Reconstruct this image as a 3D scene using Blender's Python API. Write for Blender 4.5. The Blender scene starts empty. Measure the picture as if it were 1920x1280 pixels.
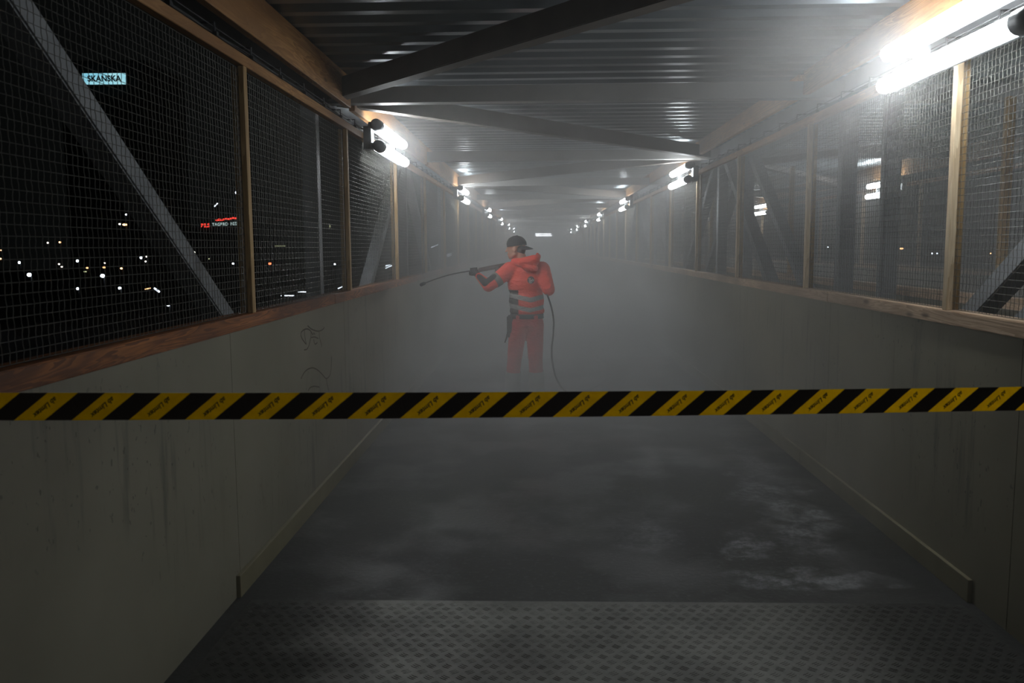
import bpy, bmesh, math, random
from mathutils import Vector, Matrix, Quaternion
PI = math.pi
random.seed(7)
S = bpy.context.scene
C = S.collection

# ------------------------------------------------------------------ camera
CAM_H, FPX = 1.70, 1593.0
pitch, yaw, roll = 0.1104, -0.0319, -0.0066
F = Vector((math.sin(yaw)*math.cos(pitch), math.cos(yaw)*math.cos(pitch), -math.sin(pitch)))
R = Vector((math.cos(yaw), -math.sin(yaw), 0.0))
U = R.cross(F)
R2 = R*math.cos(roll) + U*math.sin(roll)
U2 = U*math.cos(roll) - R*math.sin(roll)
cd = bpy.data.cameras.new('camera')
cam = bpy.data.objects.new('camera', cd)
C.objects.link(cam)
M = Matrix((R2, U2, -F)).transposed().to_4x4()
M.translation = Vector((0, 0, CAM_H))
cam.matrix_world = M
cd.sensor_width = 36.0
cd.lens = FPX/1920*36.0
cd.clip_start, cd.clip_end = 0.05, 600
cd.dof.use_dof = True
cd.dof.focus_distance = 9.2
cd.dof.aperture_fstop = 5.6
S.camera = cam

# ------------------------------------------------------------------ world, exposure
w = bpy.data.worlds.new('night_sky')
S.world = w
w.use_nodes = True
w.node_tree.nodes['Background'].inputs[0].default_value = (0.55, 0.62, 0.60, 1)
w.node_tree.nodes['Background'].inputs[1].default_value = 0.0035
S.view_settings.view_transform = 'Standard'
S.view_settings.look = 'None'
S.view_settings.exposure = 0.0
S.view_settings.gamma = 1.0
S.view_settings.use_curve_mapping = False
try:
    S.cycles.use_denoising = True
    S.cycles.max_bounces = 6
    S.cycles.diffuse_bounces = 3
    S.cycles.glossy_bounces = 3
    S.cycles.volume_bounces = 1
    S.cycles.transparent_max_bounces = 8
    S.cycles.volume_max_steps = 256
    S.cycles.sample_clamp_indirect = 3.0
    S.cycles.caustics_reflective = False
    S.cycles.caustics_refractive = False
except Exception:
    pass
LAMP = 33.0           # radiance of the tube lamps

# ------------------------------------------------------------------ materials
def srgb(r, g, b):
    f = lambda c: (c/255/12.92) if c/255 <= 0.04045 else ((c/255+0.055)/1.055)**2.4
    return (f(r), f(g), f(b), 1)

class NT:
    def __init__(s, name):
        s.m = bpy.data.materials.new(name); s.m.use_nodes = True
        s.t = s.m.node_tree; s.b = s.t.nodes.get('Principled BSDF')
    def n(s, typ, **kw):
        nd = s.t.nodes.new(typ)
        for k, v in kw.items(): setattr(nd, k, v)
        return nd
    def l(s, a, b): s.t.links.new(a, b)
    def coord(s, kind='Object', scale=(1, 1, 1)):
        tc = s.n('ShaderNodeTexCoord'); mp = s.n('ShaderNodeMapping')
        mp.inputs['Scale'].default_value = scale
        s.l(tc.outputs[kind], mp.inputs['Vector']); return mp.outputs[0]
    def noise(s, vec, scale, detail=4, rough=0.55):
        nd = s.n('ShaderNodeTexNoise'); nd.inputs['Scale'].default_value = scale
        nd.inputs['Detail'].default_value = detail; nd.inputs['Roughness'].default_value = rough
        s.l(vec, nd.inputs['Vector']); return nd.outputs['Fac']
    def ramp(s, fac, stops):
        nd = s.n('ShaderNodeValToRGB'); cr = nd.color_ramp
        while len(cr.elements) < len(stops): cr.elements.new(0.5)
        for e, (p, c) in zip(cr.elements, stops):
            e.position = p; e.color = c if len(c) == 4 else (*c, 1)
        s.l(fac, nd.inputs[0]); return nd.outputs[0]
    def mix(s, fac, a, b, mode='MIX'):
        nd = s.n('ShaderNodeMix', data_type='RGBA', blend_type=mode)
        for i, v in ((0, fac), (6, a), (7, b)):
            if hasattr(v, 'node'): s.l(v, nd.inputs[i])
            else: nd.inputs[i].default_value = v
        return nd.outputs[2]
    def math(s, op, a, b=None, clamp=False):
        nd = s.n('ShaderNodeMath', operation=op); nd.use_clamp = clamp
        for i, v in ((0, a), (1, b)):
            if v is None: continue
            if hasattr(v, 'node'): s.l(v, nd.inputs[i])
            else: nd.inputs[i].default_value = v
        return nd.outputs[0]
    def sstep(s, v, a, b, lo=0.0, hi=1.0):
        nd = s.n('ShaderNodeMapRange', interpolation_type='SMOOTHSTEP')
        s.l(v, nd.inputs[0])
        for i, x in ((1, a), (2, b), (3, lo), (4, hi)): nd.inputs[i].default_value = x
        return nd.outputs[0]
    def lin(s, v, a, b, lo=0.0, hi=1.0):
        nd = s.n('ShaderNodeMapRange'); s.l(v, nd.inputs[0])
        for i, x in ((1, a), (2, b), (3, lo), (4, hi)): nd.inputs[i].default_value = x
        return nd.outputs[0]
    def bump(s, h, strength, dist=0.01):
        nd = s.n('ShaderNodeBump'); nd.inputs['Strength'].default_value = strength
        nd.inputs['Distance'].default_value = dist
        s.l(h, nd.inputs['Height']); s.l(nd.outputs[0], s.b.inputs['Normal'])
    def set(s, **kw):
        for k, v in kw.items():
            k = {'col': 'Base Color', 'rough': 'Roughness', 'metal': 'Metallic', 'spec': 'Specular IOR Level'}[k]
            if hasattr(v, 'node'): s.l(v, s.b.inputs[k])
            else: s.b.inputs[k].default_value = v
        return s

def plain(name, col, rough=0.6, metal=0.0, var=0.25, scale=12):
    a = NT(name); n = a.noise(a.coord(), scale)
    dark = tuple(c*(1-var) for c in col[:3]) + (1,); lite = tuple(min(1, c*(1+var)) for c in col[:3]) + (1,)
    a.set(col=a.ramp(n, [(0.3, dark), (0.7, lite)]), rough=rough, metal=metal); return a.m

def wood(name, dark, lite, rough=0.6, axis=1):
    a = NT(name)
    sc = [9.0, 9.0, 9.0]; sc[axis] = 0.55
    v = a.coord('Object', tuple(sc))
    nd = a.n('ShaderNodeTexNoise'); nd.inputs['Scale'].default_value = 1.6; nd.inputs['Detail'].default_value = 3
    nd.inputs['Distortion'].default_value = 1.2
    a.l(v, nd.inputs['Vector'])
    rings = a.math('FRACT', a.math('MULTIPLY', nd.outputs['Fac'], 9.0))
    rings = a.sstep(rings, 0.0, 0.9)
    sc2 = [2.0, 2.0, 2.0]; sc2[axis] = 0.5
    big = a.noise(a.coord('Object', tuple(sc2)), 1.5, 3)
    c1 = a.mix(rings, lite, dark)
    c2 = a.mix(a.sstep(big, 0.35, 0.7), c1, tuple(x*0.62 for x in dark[:3]) + (1,))
    a.l(c2, a.b.inputs['Base Color'])
    # knots
    vo = a.n('ShaderNodeTexVoronoi'); vo.inputs['Scale'].default_value = 1.0
    sc3 = [7.0, 7.0, 7.0]; sc3[axis] = 1.9
    a.l(a.coord('Object', tuple(sc3)), vo.inputs['Vector'])
    k = a.sstep(vo.outputs['Distance'], 0.03, 0.14, 1.0, 0.0)
    c3 = a.mix(k, c2, tuple(x*0.35 for x in dark[:3]) + (1,))
    a.l(c3, a.b.inputs['Base Color'])
    a.set(rough=rough); a.bump(rings, 0.15, 0.002)
    return a.m

m_rail = wood('brown_stained_wood', srgb(106, 60, 28), srgb(180, 112, 54), 0.5)
m_rail_r = wood('pale_brown_rail_wood', srgb(176, 146, 116), srgb(214, 186, 156), 0.55)
m_pine = wood('yellow_pine', srgb(160, 128, 82), srgb(200, 168, 118), 0.6, 2)
m_pine_r = wood('pine_with_lamp_glow', srgb(186, 162, 128), srgb(222, 202, 170), 0.6, 2)  # right post pine, lamp glow and haze mixed into its colour
m_pine_l = wood('yellow_pine_long', srgb(156, 110, 64), srgb(198, 150, 96), 0.6, 1)
m_steel = plain('grey_painted_steel', srgb(138, 141, 144), 0.55, 0.0, 0.12, 6)
m_darksteel = plain('dark_steel_brace', srgb(86, 78, 70), 0.6, 0.2, 0.2, 5)
m_cross = plain('grey_cross_beam_paint', srgb(146, 145, 142), 0.5, 0.1, 0.12, 4)
m_tray = plain('dark_tray_metal', srgb(60, 60, 62), 0.5, 0.5)
m_cable = plain('black_cable_rubber', srgb(26, 26, 27), 0.5)
m_galv_wire = plain('galvanised_wire', srgb(104, 103, 98), 0.5, 0.5, 0.2, 40)
m_black = plain('black_fabric', srgb(30, 28, 28), 0.8, 0, 0.3, 30)
m_blackplastic = plain('black_plastic', srgb(32, 30, 30), 0.4)
m_skin = plain('skin', srgb(196, 140, 112), 0.55, 0, 0.08, 30)
m_hair = plain('dark_brown_hair', srgb(58, 40, 30), 0.7, 0, 0.3, 80)
m_housing = plain('grey_lamp_housing', srgb(160, 164, 168), 0.45)
m_white = plain('white_bracket_plastic', srgb(120, 124, 126), 0.5, 0, 0.05)
m_nightwall = plain('dark_facade', srgb(34, 34, 36), 0.8)
m_pole = plain('dark_lamp_pole', srgb(40, 40, 42), 0.6)

def mat_ceiling():
    a = NT('corrugated_galvanised_sheet')
    v = a.coord('Object', (1.0, 3.0, 1.0)); n = a.noise(v, 1.2, 4)
    a.set(col=a.ramp(n, [(0.3, srgb(112, 117, 121)), (0.7, srgb(136, 143, 147))]), metal=0.86,
          rough=a.lin(n, 0.3, 0.7, 0.28, 0.38))
    return a.m
m_ceiling = mat_ceiling()

def mat_wall(name, c1, c2):
    a = NT(name)
    base = a.noise(a.coord('Object', (1, 1, 1)), 0.9, 5)
    streak = a.noise(a.coord('Object', (1, 9, 0.8)), 1.6, 5, 0.6)
    gate = a.noise(a.coord('Object', (1, 0.6, 0.9)), 1.3, 2)
    col = a.ramp(base, [(0.3, c1), (0.7, c2)])
    g = a.math('MULTIPLY', a.sstep(streak, 0.53, 0.70), a.sstep(gate, 0.44, 0.60))
    col = a.mix(a.math('MULTIPLY', g, 0.42), col, srgb(46, 48, 46))
    spots = a.noise(a.coord('Object', (1, 1.6, 1)), 26, 2)
    sp = a.math('MULTIPLY', a.sstep(spots, 0.66, 0.72), a.sstep(gate, 0.4, 0.6))
    col = a.mix(a.math('MULTIPLY', sp, 0.6), col, srgb(50, 46, 40))
    a.set(col=col, rough=0.62); a.bump(base, 0.1, 0.004); return a.m
m_wall_l = mat_wall('grey_painted_panel', srgb(114, 109, 94), srgb(136, 131, 115))
m_wall_r = mat_wall('grey_painted_panel_right', srgb(112, 106, 88), srgb(134, 128, 108))
m_base = plain('yellowish_skirting_paint', srgb(116, 109, 84), 0.6, 0, 0.12, 5)

def mat_floor():
    a = NT('wet_dark_deck_coating')
    v = a.coord('Object', (1, 1, 1))
    n1 = a.noise(v, 0.8, 5); n2 = a.noise(v, 34, 3); n3 = a.noise(v, 5, 6, 0.7)
    col = a.ramp(n1, [(0.3, srgb(50, 49, 47)), (0.7, srgb(62, 61, 59))])
    col = a.mix(a.math('MULTIPLY', a.sstep(n2, 0.52, 0.72), 0.5), col, srgb(84, 84, 84))
    # frost / dried salt: a long smear by the right wall, a patch near the plate, a small one mid floor
    sep = a.n('ShaderNodeSeparateXYZ'); a.l(v, sep.inputs[0]); X, Y, Z = sep.outputs
    warp = a.math('MULTIPLY', a.math('SUBTRACT', a.noise(v, 2.2, 4), 0.5), 0.9)
    Xw = a.math('ADD', X, warp); Yw = a.math('ADD', Y, a.math('MULTIPLY', warp, 0.8))
    def blob(cx, cy, rx, ry, slope=0.0):
        dx = a.math('SUBTRACT', a.math('SUBTRACT', Xw, cx), a.math('MULTIPLY', a.math('SUBTRACT', Yw, cy), slope))
        dx = a.math('DIVIDE', dx, rx); dy = a.math('DIVIDE', a.math('SUBTRACT', Yw, cy), ry)
        d = a.math('ADD', a.math('MULTIPLY', dx, dx), a.math('MULTIPLY', dy, dy))
        return a.sstep(d, 0.25, 1.0, 1.0, 0.0)
    frost = blob(1.62, 5.9, 0.26, 1.7, 0.03)
    frost = a.math('MAXIMUM', frost, blob(1.38, 4.22, 0.62, 0.13, -0.25))
    frost = a.math('MAXIMUM', frost, a.math('MULTIPLY', blob(1.20, 4.75, 0.16, 0.28), 0.8))
    frost = a.math('MAXIMUM', frost, a.math('MULTIPLY', blob(0.62, 4.95, 0.22, 0.45), 0.55))
    frost = a.math('MAXIMUM', frost, a.math('MULTIPLY', blob(-0.72, 4.3, 0.4, 0.35), 0.3))
    fine = a.noise(a.coord('Object', (1, 1, 1)), 22, 5, 0.75)
    tex = a.math('MULTIPLY', a.sstep(n3, 0.36, 0.60), a.lin(a.sstep(fine, 0.40, 0.58), 0, 1, 0.35, 1.0))
    fr = a.math('MULTIPLY', frost, tex)
    col = a.mix(a.math('MULTIPLY', fr, 0.8), col, srgb(140, 140, 142))
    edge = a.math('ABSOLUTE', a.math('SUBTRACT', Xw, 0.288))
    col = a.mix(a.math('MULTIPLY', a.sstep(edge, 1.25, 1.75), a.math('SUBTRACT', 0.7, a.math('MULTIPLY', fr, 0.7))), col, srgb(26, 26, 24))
    wet = a.sstep(a.noise(v, 1.3, 4), 0.42, 0.62)
    rough = a.lin(wet, 0, 1, 0.7, 0.42)
    rough = a.math('ADD', rough, a.math('MULTIPLY', fr, 0.35), True)
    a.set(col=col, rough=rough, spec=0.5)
    a.bump(a.math('ADD', n2, a.math('MULTIPLY', n3, 0.4)), 0.5, 0.004)
    return a.m
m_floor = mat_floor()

def mat_tread():
    a = NT('chequer_plate_steel')
    v = a.coord(); n = a.noise(v, 2.5, 5); n2 = a.noise(v, 40, 3)
    col = a.ramp(n, [(0.3, srgb(100, 99, 95)), (0.7, srgb(136, 135, 130))])
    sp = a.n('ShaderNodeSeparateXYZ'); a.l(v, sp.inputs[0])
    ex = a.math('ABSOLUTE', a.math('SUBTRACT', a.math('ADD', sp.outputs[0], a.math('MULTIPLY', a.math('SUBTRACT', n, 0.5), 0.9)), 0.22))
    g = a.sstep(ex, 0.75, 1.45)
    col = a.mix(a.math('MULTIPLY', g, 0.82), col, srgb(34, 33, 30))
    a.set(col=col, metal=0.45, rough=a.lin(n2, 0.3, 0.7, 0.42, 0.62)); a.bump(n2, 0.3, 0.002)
    return a.m
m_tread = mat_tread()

def emis(name, col, strength, sample=True):
    a = NT(name); a.t.nodes.remove(a.b)
    e = a.n('ShaderNodeEmission'); e.inputs[0].default_value = col; e.inputs[1].default_value = strength
    a.l(e.outputs[0], a.t.nodes['Material Output'].inputs['Surface'])
    if not sample:
        try: a.m.cycles.emission_sampling = 'NONE'
        except Exception: pass
    return a.m
m_tube = emis('lit_tube_diffuser', (0.93, 0.98, 1.0, 1), LAMP)

# ------------------------------------------------------------------ geometry helpers
def box(bm, c, s, rot=None):
    mat = Matrix.Translation(Vector(c))
    if rot is not None: mat = mat @ rot.to_4x4()
    mat = mat @ Matrix.Diagonal((s[0], s[1], s[2], 1))
    return bmesh.ops.create_cube(bm, size=1.0, matrix=mat)

def box2(bm, a, b):
    a, b = Vector(a), Vector(b); box(bm, (a+b)/2, (abs(b.x-a.x), abs(b.y-a.y), abs(b.z-a.z)))

def beam(bm, p, q, wd, ht, up=Vector((0, 0, 1))):
    p, q = Vector(p), Vector(q); d = (q-p); L = d.length; d.normalize()
    s = d.cross(up).normalized(); u = s.cross(d).normalized()
    rot = Matrix((s, d, u)).transposed()
    box(bm, (p+q)/2, (wd, L, ht), rot)

def frame(d):
    d = d.normalized(); h = Vector((0, 0, 1)) if abs(d.z) < 0.9 else Vector((1, 0, 0))
    s = d.cross(h).normalized(); return s, s.cross(d).normalized()

def tube(bm, pts, r, n=8, capends=True):
    pts = [Vector(p) for p in pts]; rr = r if isinstance(r, (list, tuple)) else [r]*len(pts)
    rings = []; s0 = None
    for i, p in enumerate(pts):
        d = (pts[min(i+1, len(pts)-1)] - pts[max(i-1, 0)]).normalized()
        if s0 is None: s, u = frame(d)
        else:
            s = (s0 - d*s0.dot(d)).normalized(); u = s.cross(d).normalized()
        s0 = s
        rings.append([bm.verts.new(p + (s*math.cos(2*PI*k/n) + u*math.sin(2*PI*k/n))*rr[i]) for k in range(n)])
    for a, b in zip(rings, rings[1:]):
        for k in range(n): bm.faces.new((a[k], a[(k+1) % n], b[(k+1) % n], b[k]))
    if capends:
        bm.faces.new(rings[0][::-1]); bm.faces.new(rings[-1])

def capsule(bm, p, rp, q, rq, n=12, m=4):
    """tapered limb with round ends"""
    p, q = Vector(p), Vector(q); d = (q-p); 
    if d.length < 1e-6: d = Vector((0, 0, 1e-4))
    d.normalize(); s, u = frame(d); rings = []
    def ring(c, r): return [bm.verts.new(c + (s*math.cos(2*PI*k/n) + u*math.sin(2*PI*k/n))*r) for k in range(n)]
    a = bm.verts.new(p - d*rp)
    for i in range(1, m+1):
        t = PI/2*i/m; rings.append(ring(p - d*rp*math.cos(t), rp*math.sin(t)))
    for i in range(m):
        t = PI/2*i/m; rings.append(ring(q + d*rq*math.sin(t), rq*math.cos(t)))
    b = bm.verts.new(q + d*rq)
    for k in range(n): bm.faces.new((a, rings[0][(k+1) % n], rings[0][k])); bm.faces.new((b, rings[-1][k], rings[-1][(k+1) % n]))
    for x, y in zip(rings, rings[1:]):
        for k in range(n): bm.faces.new((x[k], x[(k+1) % n], y[(k+1) % n], y[k]))

def ellip(bm, c, r, rot=None, seg=20):
    mat = Matrix.Translation(Vector(c))
    if rot is not None: mat = mat @ rot.to_4x4()
    mat = mat @ Matrix.Diagonal((r[0], r[1], r[2], 1))
    bmesh.ops.create_uvsphere(bm, u_segments=seg, v_segments=seg//2+2, radius=1.0, matrix=mat)

def obj(name, bm, mat, parent=None, smooth=False):
    if isinstance(bm, bmesh.types.BMesh):
        bmesh.ops.recalc_face_normals(bm, faces=bm.faces)
        me = bpy.data.meshes.new(name); bm.to_mesh(me); bm.free()
    else: me = bm
    if mat is not None:
        me.materials.clear()
        for m in (mat if isinstance(mat, (list, tuple)) else [mat]): me.materials.append(m)
    if smooth:
        for p in me.polygons: p.use_smooth = True
    o = bpy.data.objects.new(name, me); C.objects.link(o)
    if parent is not None:
        o.parent = parent
        o.matrix_parent_inverse = Matrix.Translation(-parent.location) if parent.type == 'EMPTY' else Matrix()
    return o

def tag(o, label=None, cat=None, group=None, kind=None):
    if label: o['label'] = label
    if cat: o['category'] = cat
    if group: o['group'] = group
    if kind: o['kind'] = kind
    return o

def empty(name, loc, label=None, cat=None, group=None, kind=None):
    o = bpy.data.objects.new(name, None); C.objects.link(o); o.location = loc
    o.empty_display_size = 0.1
    return tag(o, label, cat, group, kind)

def remesh(name, bm, voxel, mat, parent=None, smooth_iter=4):
    """fuse overlapping shapes into one continuous skin"""
    bmesh.ops.recalc_face_normals(bm, faces=bm.faces)
    me = bpy.data.meshes.new('tmp'); bm.to_mesh(me); bm.free()
    t = bpy.data.objects.new('tmp', me); C.objects.link(t)
    r = t.modifiers.new('r', 'REMESH'); r.mode = 'VOXEL'; r.voxel_size = voxel; r.use_smooth_shade = True
    s = t.modifiers.new('s', 'SMOOTH'); s.factor = 0.5; s.iterations = smooth_iter
    dg = bpy.context.evaluated_depsgraph_get(); dg.update()
    m2 = bpy.data.meshes.new_from_object(t.evaluated_get(dg))
    bpy.data.objects.remove(t); bpy.data.meshes.remove(me)
    m2.name = name
    return obj(name, m2, mat, parent, True)

def text_mesh(body, size, align='CENTER', shear=0.0, extrude=0.0, bold=0.0):
    cu = bpy.data.curves.new('t', 'FONT'); cu.body = body; cu.size = size; cu.align_x = align; cu.align_y = 'CENTER'
    cu.shear = shear; cu.extrude = extrude; cu.offset = bold
    t = bpy.data.objects.new('t', cu); C.objects.link(t)
    dg = bpy.context.evaluated_depsgraph_get(); dg.update()
    me = bpy.data.meshes.new_from_object(t.evaluated_get(dg)); bpy.data.objects.remove(t); bpy.data.curves.remove(cu)
    return me

# ------------------------------------------------------------------ main footbridge: setting
WL, WR = -1.477, 2.053
Y0, Y1 = -6.0, 73.0

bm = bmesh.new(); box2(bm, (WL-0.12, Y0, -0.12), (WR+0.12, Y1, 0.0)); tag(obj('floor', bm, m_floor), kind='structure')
def wall(name, x, out, mat, first):
    bm = bmesh.new(); y = first
    while y > Y0: y -= 2.4
    while y < Y1:
        a, b = max(y, Y0)+0.002, min(y+2.4, Y1)-0.002
        if b > a: box2(bm, (x, a, 0.0), (x+out*0.018, b, 1.30))
        y += 2.4
    box2(bm, (x+out*0.018, Y0, 0.0), (x+out*0.04, Y1, 1.30))
    return tag(obj(name, bm, mat), kind='structure')
wl = wall('wall_left', WL-0.008, -1, m_wall_l, 6.42)
wr = wall('wall_right', WR+0.008, 1, m_wall_r, 3.66)
bm = bmesh.new(); box2(bm, (-0.9, Y1, 0), (3, Y1+0.1, 3.1)); box2(bm, (WL-0.1, Y1, 0), (-0.9, Y1+0.1, 3.1))
tag(obj('wall_end', bm, plain('end_wall_cladding', srgb(120, 122, 126), 0.7)), kind='structure')
for nm, x, i in (('baseboard_left', WL-0.008, 1), ('baseboard_right', WR+0.008, -1)):
    bm = bmesh.new(); y = 3.96; k = 0
    ends = [6.58, 9.0] + [9.0+2.4*q for q in range(1, 26)]
    for e in ends:
        box2(bm, (x, y, 0.0), (x+i*0.022, e-0.003, 0.112)); y = e
    bmesh.ops.bevel(bm, geom=bm.edges[:], offset=0.002, segments=1, affect='EDGES')
    tag(obj(nm, bm, m_base), kind='structure')

# trapezoidal roof sheet, ribs across the walkway
def sheet(x0, x1, y0, y1, z):
    bm = bmesh.new(); prof = []; y = y0
    while y < y1:
        prof += [(y, z), (y+0.08, z), (y+0.135, z+0.042), (y+0.195, z+0.042)]; y += 0.25
    prof.append((y1+0.1, z))
    va = [bm.verts.new((x0, p[0], p[1])) for p in prof]; vb = [bm.verts.new((x1, p[0], p[1])) for p in prof]
    for i in range(len(prof)-1): bm.faces.new((va[i], va[i+1], vb[i+1], vb[i]))
    geom = bmesh.ops.extrude_face_region(bm, geom=bm.faces[:])
    bmesh.ops.translate(bm, vec=(0, 0, 0.004), verts=[g for g in geom['geom'] if isinstance(g, bmesh.types.BMVert)])
    return bm
tag(obj('ceiling', sheet(-2.05, 2.62, Y0, Y1, 3.045), m_ceiling), kind='structure')

# wall scribbles
def strokes(paths, x, r):
    bm = bmesh.new()
    for p in paths:
        pts = [Vector((x, a, b)) for a, b in p]
        sm = []
        for i in range(len(pts)-1):
            p0, p1, p2, p3 = pts[max(i-1, 0)], pts[i], pts[i+1], pts[min(i+2, len(pts)-1)]
            for k in range(5):
                t = k/5; sm.append(0.5*((2*p1)+(p2-p0)*t+(2*p0-5*p1+4*p2-p3)*t*t+(3*p1-p0-3*p2+p3)*t**3))
        sm.append(pts[-1]); tube(bm, sm, r, 5)
    bmesh.ops.scale(bm, vec=(0.15, 1, 1), space=Matrix.Translation((-x, 0, 0)), verts=bm.verts)
    return bm
def gy(px, py):   # crop pixels of the scribble -> wall (y, z); anchored at the two surveyed corners
    u = 500+px/7.11; v = 580+py/7.11
    y = 1.485*FPX/(1017-u)*1.03
    return (y, 1.70-(v-463)*y/FPX*1.0)
scr = [[(430, 450), (375, 370), (365, 300), (410, 255), (460, 245), (500, 270), (530, 320), (545, 300), (560, 320)],
       [(415, 260), (415, 320), (425, 400), (435, 450)], [(505, 280), (500, 360), (470, 470), (440, 520), (405, 530)],
       [(465, 205), (520, 250), (600, 275), (660, 260), (695, 225)], [(620, 275), (625, 370), (640, 430), (650, 490)],
       [(510, 360), (560, 355), (605, 375)], [(540, 390), (555, 450), (590, 430)],
       [(345, 920), (390, 840), (450, 790), (520, 775), (590, 810), (650, 870), (700, 920), (750, 880), (770, 800), (785, 620)],
       [(700, 920), (710, 1000), (730, 1090)], [(440, 1090), (470, 1045), (530, 1028), (600, 1040)]]
g = obj('graffiti', strokes([[gy(*q) for q in p] for p in scr], WL-0.007, 0.0045), plain('brown_marker', srgb(70, 58, 48), 0.7), wl)

# ------------------------------------------------------------------ chequer plate in the foreground
pl = empty('tread_plate', (0.288, 2.8, 0.0), 'grey steel chequer plate with raised lozenges on the deck in front of the camera', 'floor plate')
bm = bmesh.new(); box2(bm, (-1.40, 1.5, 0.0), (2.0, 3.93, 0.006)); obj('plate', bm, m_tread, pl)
bm = bmesh.new()
py_, row = 1.95, 0
def stud(bm, c, L, W, H, ang):
    ca, sa = math.cos(ang), math.sin(ang)
    def P(u, v, z): return bm.verts.new((c[0]+u*ca-v*sa, c[1]+u*sa+v*ca, z))
    b = [P(-L, 0, .006), P(0, -W, .006), P(L, 0, .006), P(0, W, .006)]; t = [P(-L*.6, 0, H), P(0, -W*.45, H), P(L*.6, 0, H), P(0, W*.45, H)]
    bm.faces.new(t)
    for k in range(4): bm.faces.new((b[k], b[(k+1) % 4], t[(k+1) % 4], t[k]))
while py_ < 3.91:
    x = -1.37 + (0.032 if row % 2 else 0); k = 0
    while x < 1.97:
        ang = 0.6 if (row % 2 == 0) else -0.6
        for j in (-1, 0, 1):
            stud(bm, (x - j*0.011*math.sin(ang), py_ + j*0.011*math.cos(ang)), 0.020, 0.0034, 0.0080, ang)
        x += 0.064
    py_ += 0.046; row += 1
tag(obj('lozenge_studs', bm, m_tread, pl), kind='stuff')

# ------------------------------------------------------------------ fences
PY = [4.37 + 2.30*k for k in range(-2, 27)]         # post positions along the bridge
ORD = ['first', 'second', 'third', 'fourth', 'fifth', 'sixth', 'seventh', 'eighth', 'ninth', 'tenth', 'eleventh', 'twelfth',
       'thirteenth', 'fourteenth', 'fifteenth', 'sixteenth', 'seventeenth', 'eighteenth', 'nineteenth', 'twentieth',
       'twenty-first', 'twenty-second', 'twenty-third', 'twenty-fourth', 'twenty-fifth', 'twenty-sixth', 'twenty-seventh', 'twenty-eighth']

def mesh_panel(L, H, p=0.033, r=0.0013):
    """crimped wire panel in the local YZ plane, origin at its lower near corner"""
    bm = bmesh.new(); ny = int(L/p); nz = int(H/p)
    for i in range(ny+1):
        y = L*i/ny; prev = None
        for k in range(2*nz+1):
            z = H*k/(2*nz); off = 0.0016*(1 if (k+i) % 2 else -1) if k % 2 == 0 else 0
            dy = 0.0022*math.sin(PI*k+0.0) if k % 2 else (0.0022 if (k//2) % 2 else -0.0022)
            q = [bm.verts.new((off+a, y+dy+b, z)) for a, b in ((-r, 0), (0, -r), (r, 0), (0, r))]
            if prev:
                for m in range(4): bm.faces.new((prev[m], prev[(m+1) % 4], q[(m+1) % 4], q[m]))
            prev = q
    for k in range(nz+1):
        z = H*k/nz
        a = [bm.verts.new((dx, 0, z+dz)) for dx, dz in ((-r, 0), (0, -r), (r, 0), (0, r))]
        b = [bm.verts.new((dx, L, z+dz)) for dx, dz in ((-r, 0), (0, -r), (r, 0), (0, r))]
        for m in range(4): bm.faces.new((a[m], a[(m+1) % 4], b[(m+1) % 4], b[m]))
    me = bpy.data.meshes.new('wire_mesh'); bm.to_mesh(me); bm.free(); me.materials.append(m_galv_wire); return me
panel_me = mesh_panel(2.30, 1.235)

bmp = bmesh.new(); box2(bmp, (-0.016, -0.0225, 1.37), (0.016, 0.0225, 2.616))
bmesh.ops.bevel(bmp, geom=bmp.edges[:], offset=0.003, segments=1, affect='EDGES')
post_me = bpy.data.meshes.new('post'); bmp.to_mesh(post_me); bmp.free(); post_me.materials.append(m_pine)
post_me_r = post_me.copy(); post_me_r.materials.clear(); post_me_r.materials.append(m_pine_r)
bmp = bmesh.new(); box2(bmp, (-0.012, -0.02, 1.37), (0.012, 0.02, 2.616))
batten_me = bpy.data.meshes.new('batten'); bmp.to_mesh(batten_me); bmp.free(); batten_me.materials.append(m_pine)

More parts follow.
